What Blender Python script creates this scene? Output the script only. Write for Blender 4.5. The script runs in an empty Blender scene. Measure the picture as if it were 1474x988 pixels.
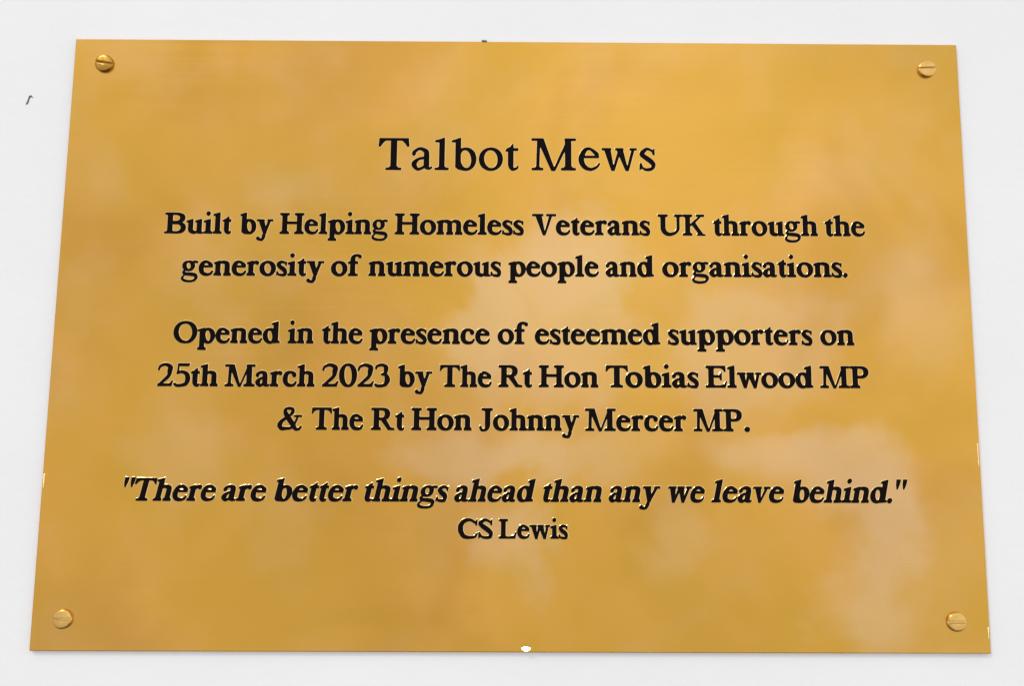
import bpy, bmesh, math, random
from mathutils import Vector, Matrix
from mathutils.geometry import tessellate_polygon

random.seed(4)
S = bpy.context.scene
C = S.collection
MM = 0.001
PT = 1.2            # plate thickness, mm
PW, PH = 300.6, 201.7

# ------------------------------------------------------------------ camera
cam_d = bpy.data.cameras.new('camera')
cam = bpy.data.objects.new('camera', cam_d)
C.objects.link(cam)
cam_d.sensor_width = 36.0
cam_d.lens = 31.7503
cam_d.shift_x = -0.039506
cam_d.shift_y = 0.004198
cam_d.clip_start = 0.004
cam_d.clip_end = 1000.0
cam.matrix_world = Matrix(((0.9999725, -0.0047978, -0.0056514, 0.0107165),
                           (-0.0062269, -0.1299146, -0.9915056, -0.2936491),
                           (0.0040229, 0.9915136, -0.1299409, -0.0427597),
                           (0.0000000, 0.0000000, 0.0000000, 1.0000000)))
S.camera = cam

# ------------------------------------------------------------------ daylight
SUN_EL, SUN_AZ = math.radians(42), math.radians(218)
world = bpy.data.worlds.new('World')
S.world = world
world.use_nodes = True
wn, wl = world.node_tree.nodes, world.node_tree.links
wn.clear()
wout = wn.new('ShaderNodeOutputWorld')
wbg = wn.new('ShaderNodeBackground')
wbg.inputs['Strength'].default_value = 0.120
sky = wn.new('ShaderNodeTexSky')
sky.sky_type = 'NISHITA'
sky.sun_disc = False
sky.sun_elevation = SUN_EL
sky.sun_rotation = SUN_AZ
sky.dust_density = 2.0
# bright overcast: most of the dome is cloud, its brightness carried below the skyline for the plate to reflect
tc = wn.new('ShaderNodeTexCoord')
cl = wn.new('ShaderNodeTexNoise')
cl.inputs['Scale'].default_value = 2.6
cl.inputs['Detail'].default_value = 4.0
cl.inputs['Roughness'].default_value = 0.55
cl.inputs['Distortion'].default_value = 0.35
wl.new(tc.outputs['Generated'], cl.inputs['Vector'])
cr = wn.new('ShaderNodeValToRGB')
cr.color_ramp.elements[0].position = 0.34
cr.color_ramp.elements[0].color = (6.7, 6.64, 6.55, 1)
cr.color_ramp.elements[1].position = 0.66
cr.color_ramp.elements[1].color = (10.1, 10.1, 10.35, 1)
wl.new(cl.outputs['Fac'], cr.inputs['Fac'])
mixc = wn.new('ShaderNodeMix')
mixc.data_type = 'RGBA'
mixc.inputs['Factor'].default_value = 0.88
wl.new(sky.outputs['Color'], mixc.inputs['A'])
wl.new(cr.outputs['Color'], mixc.inputs['B'])
sep = wn.new('ShaderNodeSeparateXYZ')
wl.new(tc.outputs['Generated'], sep.inputs[0])
mr = wn.new('ShaderNodeMapRange')
mr.interpolation_type = 'SMOOTHSTEP'
mr.inputs['From Min'].default_value = -0.72
mr.inputs['From Max'].default_value = -0.42
mr.inputs['To Min'].default_value = 0.0
mr.inputs['To Max'].default_value = 1.0
wl.new(sep.outputs['Z'], mr.inputs['Value'])
mixg = wn.new('ShaderNodeMix')
mixg.data_type = 'RGBA'
mixg.inputs['A'].default_value = (1.0, 0.98, 0.95, 1)
wl.new(mr.outputs['Result'], mixg.inputs['Factor'])
# overcast dome: brighter towards the zenith and a little brighter to one side
up = wn.new('ShaderNodeVectorMath')
up.operation = 'DOT_PRODUCT'
wl.new(tc.outputs['Generated'], up.inputs[0])
up.inputs[1].default_value = (0.21, 0.0, 0.12)
upa = wn.new('ShaderNodeMath')
upa.operation = 'ADD'
upa.inputs[1].default_value = 1.0
wl.new(up.outputs['Value'], upa.inputs[0])
lum = wn.new('ShaderNodeVectorMath')
lum.operation = 'SCALE'
wl.new(mixc.outputs['Result'], lum.inputs[0])
# two bright spots added to the dome to lighten the plate's reflection
last = upa
for (dir_, r0, r1, gain) in (((0.05, -0.90, 0.42), 0.04, 0.46, 0.19), ((-0.08, -0.98, -0.17), 0.03, 0.36, 0.22)):
    boost = wn.new('ShaderNodeVectorMath')
    boost.operation = 'DISTANCE'
    wl.new(tc.outputs['Generated'], boost.inputs[0])
    boost.inputs[1].default_value = dir_
    thm = wn.new('ShaderNodeMapRange')
    thm.interpolation_type = 'SMOOTHSTEP'
    for k_, v_ in zip(('From Min', 'From Max', 'To Min', 'To Max'), (r0, r1, gain, 0.0)):
        thm.inputs[k_].default_value = v_
    wl.new(boost.outputs['Value'], thm.inputs['Value'])
    upb = wn.new('ShaderNodeMath')
    upb.operation = 'ADD'
    wl.new(last.outputs[0], upb.inputs[0])
    wl.new(thm.outputs['Result'], upb.inputs[1])
    last = upb
wl.new(upb.outputs[0], lum.inputs['Scale'])
wl.new(lum.outputs[0], mixg.inputs['B'])
wl.new(mixg.outputs['Result'], wbg.inputs['Color'])
wl.new(wbg.outputs[0], wout.inputs[0])

sun_d = bpy.data.lights.new('sun', 'SUN')
sun_d.energy = 0.75
sun_d.angle = math.radians(10)
sun_d.color = (1.0, 0.965, 0.92)
sun = bpy.data.objects.new('sun', sun_d)
C.objects.link(sun)
sd = Vector((math.sin(SUN_AZ) * math.cos(SUN_EL), math.cos(SUN_AZ) * math.cos(SUN_EL), math.sin(SUN_EL)))
sun.rotation_euler = (-sd).to_track_quat('-Z', 'Y').to_euler()
sun.location = sd * 3

S.view_settings.view_transform = 'Standard'
S.view_settings.look = 'None'
S.view_settings.exposure = 0.0
S.view_settings.gamma = 1.0
S.view_settings.use_curve_mapping = False


# ------------------------------------------------------------------ materials
def new_mat(name):
    m = bpy.data.materials.new(name)
    m.use_nodes = True
    n, l = m.node_tree.nodes, m.node_tree.links
    return m, n, l, n['Principled BSDF']


def noise(n, l, vec, scale, detail=3.0, rough=0.5, dist=0.0):
    t = n.new('ShaderNodeTexNoise')
    t.inputs['Scale'].default_value = scale
    t.inputs['Detail'].default_value = detail
    t.inputs['Roughness'].default_value = rough
    t.inputs['Distortion'].default_value = dist
    l.new(vec, t.inputs['Vector'])
    return t


def maprange(n, l, val, a, b, c, d, smooth=False):
    t = n.new('ShaderNodeMapRange')
    if smooth:
        t.interpolation_type = 'SMOOTHSTEP'
    for k, v in zip(('From Min', 'From Max', 'To Min', 'To Max'), (a, b, c, d)):
        t.inputs[k].default_value = v
    l.new(val, t.inputs['Value'])
    return t.outputs['Result']


def math_node(n, l, op, a, b):
    t = n.new('ShaderNodeMath')
    t.operation = op
    for i, v in enumerate((a, b)):
        if isinstance(v, (int, float)):
            t.inputs[i].default_value = v
        else:
            l.new(v, t.inputs[i])
    return t.outputs[0]


def screen(n, l, a, b):
    return math_node(n, l, 'SUBTRACT', 1.0, math_node(n, l, 'MULTIPLY', math_node(n, l, 'SUBTRACT', 1.0, a),
                                                      math_node(n, l, 'SUBTRACT', 1.0, b)))


BRASS = (0.648, 0.354, 0.063, 1)
# hazy sky reflections painted into the coat of the polished sheet: x, z, half width, half height (mm), edge softness, strength
SKY_PATCHES = [
    (11.1, 7.0, 30.7, 25.0, 0.35, 0.62),
    (-9.2, -0.0, 13.6, 13.6, 0.25, 0.50),
    (20.2, 22.1, 22.9, 13.7, 0.50, 0.60),
    (72.4, -4.2, 25.0, 15.9, 0.50, 0.55),
    (93.3, 12.0, 13.7, 9.2, 0.60, 0.50),
    (-78.2, 50.7, 11.6, 6.9, 0.90, 0.30),
    (103.8, 49.8, 15.1, 9.3, 0.90, 0.30),
    (-11.0, -36.1, 24.5, 11.2, 0.50, 0.62),
    (20.3, -36.0, 24.6, 8.9, 0.70, 0.55),
    (-106.7, -36.5, 13.3, 10.0, 0.90, 0.33),
    (82.8, -40.1, 20.1, 7.8, 0.60, 0.65),
    (107.2, -43.4, 16.8, 13.4, 0.50, 0.76),
    (116.5, -61.9, 13.3, 15.5, 0.60, 0.82),
    (112.1, -87.7, 13.1, 15.3, 0.60, 0.70),
    (1.6, -68.8, 9.9, 13.2, 0.50, 0.55),
    (45.7, -64.4, 7.7, 11.0, 0.70, 0.35),
    (20.2, 35.1, 13.8, 6.9, 0.70, 0.50),
    (-141.7, 50.8, 9.2, 13.8, 0.90, 0.15),
    (136.7, 9.9, 13.7, 18.3, 0.80, 0.40),
    (-27.6, 9.1, 10.9, 7.7, 0.35, -0.90),
    (49.9, 9.5, 11.9, 9.6, 0.50, -0.85),
    (84.4, 17.8, 12.6, 5.7, 0.50, -0.60),
    (45.0, -17.9, 13.5, 11.3, 0.50, -0.70)]


# small dents near the lower edge: x, z, half width, half height (mm), depth share
DENTS = [(-17.82, -89.19, 9.77, 13.02, 0.12), (110.05, -56.53, 13.02, 8.68, 0.1)]


def brass_plate_material():
    m, n, l, p = new_mat('lacquered_brass')
    co = n.new('ShaderNodeTexCoord').outputs['Object']
    p.inputs['Metallic'].default_value = 1.0
    # slow colour wander of the metal, olive to orange
    a = noise(n, l, co, 16.0, 3.0, 0.55, 0.6)
    ramp = n.new('ShaderNodeValToRGB')
    ramp.color_ramp.elements[0].position = 0.32
    ramp.color_ramp.elements[0].color = (0.605, 0.338, 0.051, 1)
    ramp.color_ramp.elements[1].position = 0.68
    ramp.color_ramp.elements[1].color = (0.685, 0.364, 0.081, 1)
    e = ramp.color_ramp.elements.new(0.5)
    e.color = BRASS
    l.new(a.outputs['Fac'], ramp.inputs['Fac'])
    # brown tarnish smudges
    tn = noise(n, l, co, 15.0, 3.0, 0.5, 0.3)
    tf = maprange(n, l, tn.outputs['Fac'], 0.46, 0.72, 0.0, 0.60, True)
    mx = n.new('ShaderNodeMix')
    mx.data_type = 'RGBA'
    l.new(tf, mx.inputs['Factor'])
    l.new(ramp.outputs['Color'], mx.inputs['A'])
    mx.inputs['B'].default_value = (0.520, 0.272, 0.042, 1)
    l.new(mx.outputs['Result'], p.inputs['Base Color'])
    # mask of the painted reflections
    wob = noise(n, l, co, 22.0, 4.0, 0.6, 0.3)
    wv = n.new('ShaderNodeVectorMath')
    wv.operation = 'SUBTRACT'
    l.new(wob.outputs['Color'], wv.inputs[0])
    wv.inputs[1].default_value = (0.5, 0.5, 0.5)
    ws = n.new('ShaderNodeVectorMath')
    ws.operation = 'SCALE'
    ws.inputs['Scale'].default_value = 0.055
    l.new(wv.outputs[0], ws.inputs[0])
    wa = n.new('ShaderNodeVectorMath')
    wa.operation = 'ADD'
    l.new(co, wa.inputs[0])
    l.new(ws.outputs[0], wa.inputs[1])
    mask = None
    for (bx, bz, rx, rz, soft, st) in SKY_PATCHES:
        s1 = n.new('ShaderNodeVectorMath')
        s1.operation = 'SUBTRACT'
        l.new(wa.outputs[0], s1.inputs[0])
        s1.inputs[1].default_value = (bx * MM, 0, bz * MM)
        s2 = n.new('ShaderNodeVectorMath')
        s2.operation = 'MULTIPLY'
        l.new(s1.outputs[0], s2.inputs[0])
        s2.inputs[1].default_value = (1 / (rx * MM), 0, 1 / (rz * MM))
        ln = n.new('ShaderNodeVectorMath')
        ln.operation = 'LENGTH'
        l.new(s2.outputs[0], ln.inputs[0])
        f = maprange(n, l, ln.outputs['Value'], 1.0 + soft, 1.0 - soft, 0.0, abs(st), True)
        if mask is None:
            mask = f
        elif st > 0:
            mask = screen(n, l, mask, f)
        else:
            mask = math_node(n, l, 'MULTIPLY', mask, math_node(n, l, 'SUBTRACT', 1.0, f))
    veil = noise(n, l, co, 26.0, 4.0, 0.55, 0.25)
    vm = maprange(n, l, veil.outputs['Fac'], 0.44, 0.74, 0.0, 0.26, True)
    cov = screen(n, l, mask, vm)
    l.new(cov, p.inputs['Coat Weight'])
    p.inputs['Coat IOR'].default_value = 2.3
    p.inputs['Coat Roughness'].default_value = 0.45
    # polish: fine horizontal graining and faint waviness of the sheet
    st_ = n.new('ShaderNodeMapping')
    st_.inputs['Scale'].default_value = (14.0, 1.0, 900.0)
    l.new(co, st_.inputs['Vector'])
    gr = noise(n, l, st_.outputs[0], 1.0, 4.0, 0.6)
    rr = maprange(n, l, gr.outputs['Fac'], 0.3, 0.7, 0.17, 0.24)
    l.new(rr, p.inputs['Roughness'])
    wave = noise(n, l, co, 11.0, 2.0, 0.5)
    hsum = wave.outputs['Fac']
    for (dx, dz, rx, rz, k) in DENTS:
        s1 = n.new('ShaderNodeVectorMath')
        s1.operation = 'SUBTRACT'
        l.new(co, s1.inputs[0])
        s1.inputs[1].default_value = (dx * MM, 0, dz * MM)
        s2 = n.new('ShaderNodeVectorMath')
        s2.operation = 'MULTIPLY'
        l.new(s1.outputs[0], s2.inputs[0])
        s2.inputs[1].default_value = (1 / (rx * MM), 0, 1 / (rz * MM))
        ln = n.new('ShaderNodeVectorMath')
        ln.operation = 'LENGTH'
        l.new(s2.outputs[0], ln.inputs[0])
        hsum = math_node(n, l, 'ADD', hsum, maprange(n, l, ln.outputs['Value'], 1.0, 0.0, 0.0, k, True))
    b1 = n.new('ShaderNodeBump')
    b1.inputs['Strength'].default_value = 0.5
    b1.inputs['Distance'].default_value = 0.0028
    l.new(hsum, b1.inputs['Height'])
    b2 = n.new('ShaderNodeBump')
    b2.inputs['Strength'].default_value = 0.25
    b2.inputs['Distance'].default_value = 0.00002
    l.new(gr.outputs['Fac'], b2.inputs['Height'])
    l.new(b1.outputs[0], b2.inputs['Normal'])
    l.new(b2.outputs[0], p.inputs['Normal'])
    return m


def brass_screw_material(name, dark, pale):
    m, n, l, p = new_mat(name)
    co = n.new('ShaderNodeTexCoord').outputs['Object']
    p.inputs['Metallic'].default_value = 1.0
    a = noise(n, l, co, 420.0, 3.0)
    ramp = n.new('ShaderNodeValToRGB')
    ramp.color_ramp.elements[0].position = 0.3
    ramp.color_ramp.elements[0].color = dark
    ramp.color_ramp.elements[1].position = 0.7
    ramp.color_ramp.elements[1].color = pale
    l.new(a.outputs['Fac'], ramp.inputs['Fac'])
    l.new(ramp.outputs['Color'], p.inputs['Base Color'])
    l.new(maprange(n, l, a.outputs['Fac'], 0.3, 0.7, 0.24, 0.36), p.inputs['Roughness'])
    b = n.new('ShaderNodeBump')
    b.inputs['Strength'].default_value = 0.35
    b.inputs['Distance'].default_value = 0.0002
    l.new(a.outputs['Fac'], b.inputs['Height'])
    l.new(b.outputs[0], p.inputs['Normal'])
    return m


def rim_material():
    m, n, l, p = new_mat('cut_brass_edge')
    co = n.new('ShaderNodeTexCoord').outputs['Object']
    p.inputs['Metallic'].default_value = 1.0
    p.inputs['Base Color'].default_value = (0.88, 0.64, 0.29, 1)
    a = noise(n, l, co, 420.0, 2.0)
    l.new(maprange(n, l, a.outputs['Fac'], 0.46, 0.62, 0.10, 0.42), p.inputs['Roughness'])
    return m


def enamel_material():
    m, n, l, p = new_mat('black_enamel')
    co = n.new('ShaderNodeTexCoord').outputs['Object']
    a = noise(n, l, co, 260.0, 3.0)
    ramp = n.new('ShaderNodeValToRGB')
    ramp.color_ramp.elements[0].color = (0.0035, 0.0022, 0.0025, 1)
    ramp.color_ramp.elements[1].color = (0.009, 0.004, 0.0035, 1)
    l.new(a.outputs['Fac'], ramp.inputs['Fac'])
    l.new(ramp.outputs['Color'], p.inputs['Base Color'])
    p.inputs['Roughness'].default_value = 0.16
    p.inputs['IOR'].default_value = 1.45
    p.inputs['Specular IOR Level'].default_value = 0.045
    return m


def wall_material():
    m, n, l, p = new_mat('white_wall_paint')
    co = n.new('ShaderNodeTexCoord').outputs['Object']
    a = noise(n, l, co, 7.0, 5.0, 0.62)
    ramp = n.new('ShaderNodeValToRGB')
    ramp.color_ramp.elements[0].position = 0.3
    ramp.color_ramp.elements[0].color = (0.825, 0.830, 0.838, 1)
    ramp.color_ramp.elements[1].position = 0.7
    ramp.color_ramp.elements[1].color = (0.875, 0.878, 0.880, 1)
    l.new(a.outputs['Fac'], ramp.inputs['Fac'])
    l.new(ramp.outputs['Color'], p.inputs['Base Color'])
    p.inputs['Roughness'].default_value = 0.55
    f = noise(n, l, co, 260.0, 5.0, 0.65)
    b = n.new('ShaderNodeBump')
    b.inputs['Strength'].default_value = 0.25
    b.inputs['Distance'].default_value = 0.0005
    l.new(f.outputs['Fac'], b.inputs['Height'])
    l.new(b.outputs[0], p.inputs['Normal'])
    return m


def mark_material():
    m, n, l, p = new_mat('dark_mark')
    co = n.new('ShaderNodeTexCoord').outputs['Object']
    a = noise(n, l, co, 900.0, 3.0)
    ramp = n.new('ShaderNodeValToRGB')
    ramp.color_ramp.elements[0].color = (0.05, 0.047, 0.048, 1)
    ramp.color_ramp.elements[1].color = (0.2, 0.19, 0.19, 1)
    l.new(a.outputs['Fac'], ramp.inputs['Fac'])
    l.new(ramp.outputs['Color'], p.inputs['Base Color'])
    p.inputs['Roughness'].default_value = 0.8
    return m


M_PLATE, M_RIM = brass_plate_material(), rim_material()
M_SCREW = brass_screw_material('turned_brass', (0.66, 0.40, 0.105, 1), (0.76, 0.50, 0.17, 1))
M_SCREW_DARK = brass_screw_material('tarnished_brass', (0.36, 0.185, 0.032, 1), (0.52, 0.29, 0.06, 1))
M_BLACK, M_WALL, M_MARK = enamel_material(), wall_material(), mark_material()


# ------------------------------------------------------------------ mesh helpers
def link(name, verts, faces, mats, parent=None, fmat=None, smooth=None):
    me = bpy.data.meshes.new(name)
    me.from_pydata(verts, [], faces)
    for m in mats:
        me.materials.append(m)
    for i, f in enumerate(me.polygons):
        if fmat:
            f.material_index = fmat[i]
        if smooth:
            f.use_smooth = smooth[i]
    me.update()
    o = bpy.data.objects.new(name, me)
    C.objects.link(o)
    if parent:
        o.parent = parent
    return o


def offset(loop, d):
    """move a closed loop along its left-hand normals by d (mitre, limited)"""
    out, n = [], len(loop)
    for i in range(n):
        ax, ay = loop[i - 1]
        bx, by = loop[i]
        cx, cy = loop[(i + 1) % n]
        u, v = Vector((bx - ax, by - ay)), Vector((cx - bx, cy - by))
        if u.length < 1e-9 or v.length < 1e-9:
            out.append((bx, by))
            continue
        u.normalize()
        v.normalize()
        n1, n2 = Vector((-u.y, u.x)), Vector((-v.y, v.x))
        m = n1 + n2
        k = m.length
        if k < 0.35:
            m, s = n2, 1.0
        else:
            m /= k
            s = min(1.6, 1.0 / max(0.3, m.dot(n2)))
        out.append((bx + m.x * d * s, by + m.y * d * s))
    return out


# ------------------------------------------------------------------ wall
def build_wall():
    w, h = 1.7, 1.3
    nx = 40
    vs, fs = [], []
    for j in range(nx + 1):
        for i in range(nx + 1):
            x, z = -w + 2 * w * i / nx, -h + 2 * h * j / nx
            vs.append((x, 0.0, z))
    for j in range(nx):
        for i in range(nx):
            a = j * (nx + 1) + i
            fs.append((a, a + 1, a + nx + 2, a + nx + 1))
    # returns so that the wall is a body and not a sheet
    b = len(vs)
    for x, z in ((-w, -h), (w, -h), (w, h), (-w, h)):
        vs.append((x, 0.12, z))
    c = (0, nx, (nx + 1) ** 2 - 1, nx * (nx + 1))
    for i in range(4):
        j = (i + 1) % 4
        fs.append((c[i], b + i, b + j, c[j]))
    fs.append((b + 3, b + 2, b + 1, b))
    o = link('wall', vs, fs, [M_WALL])
    o['kind'] = 'structure'
    o['label'] = 'smooth white painted wall behind the brass plaque'
    o['category'] = 'wall'
    return o


build_wall()

# ------------------------------------------------------------------ the plaque
plaque = bpy.data.objects.new('brass_plaque', None)
plaque.empty_display_size = 0.05
C.objects.link(plaque)
plaque.location = (0, 0, 0)
plaque['label'] = 'rectangular polished brass plaque engraved with black serif lettering, screwed to a white wall'
plaque['category'] = 'plaque'

BACK = -0.25          # mm, a hair of adhesive between sheet and wall
FRONT = -(PT + 0.25)


def plate_outline():
    """counter-clockwise outline seen from the front, in mm, """
    w, h, pts = PW / 2, PH / 2, []

    def corner(cx, cz, a0, r=0.35):
        for k in range(5):
            a = a0 + math.pi / 2 * k / 4
            pts.append((cx + r * math.cos(a), cz + r * math.sin(a)))

    r = 0.35
    corner(-w + r, -h + r, math.pi)
    corner(w - r, -h + r, -math.pi / 2)
    corner(w - r, h - r, 0)
    corner(-w + r, h - r, math.pi / 2)
    return pts


def build_plate():
    o0 = plate_outline()
    rings = [(o0, BACK), (o0, FRONT + 0.42)]
    for k in range(1, 5):
        a = math.pi / 2 * k / 4
        rings.append((offset(o0, 0.26 * (1 - math.cos(a))), FRONT + 0.42 * (1 - math.sin(a))))
    n = len(o0)
    vs, fs, sm = [], [], []
    for lp, y in rings:
        vs += [(x * MM, y * MM, z * MM) for x, z in lp]
    for r in range(len(rings) - 1):
        for i in range(n):
            j = (i + 1) % n
            fs.append((r * n + i, r * n + j, (r + 1) * n + j, (r + 1) * n + i))
            sm.append(r > 0)
    last = rings[-1][0]
    tri = tessellate_polygon([[Vector((x, z, 0)) for x, z in last]])
    b = (len(rings) - 1) * n
    # separate vertices so the flat face keeps its own normal
    b2 = len(vs)
    vs += [(x * MM, FRONT * MM, z * MM) for x, z in last]
    for t in tri:
        (x0, z0), (x1, z1), (x2, z2) = (last[i] for i in t)
        if (x1 - x0) * (z2 - z0) - (x2 - x0) * (z1 - z0) < 0:
            t = t[::-1]
        fs.append(tuple(b2 + i for i in t))
        sm.append(False)
    fs.append(tuple(reversed(range(n))))
    sm.append(False)
    return link('plate', vs, fs, [M_PLATE], plaque, None, sm)


build_plate()

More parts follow.
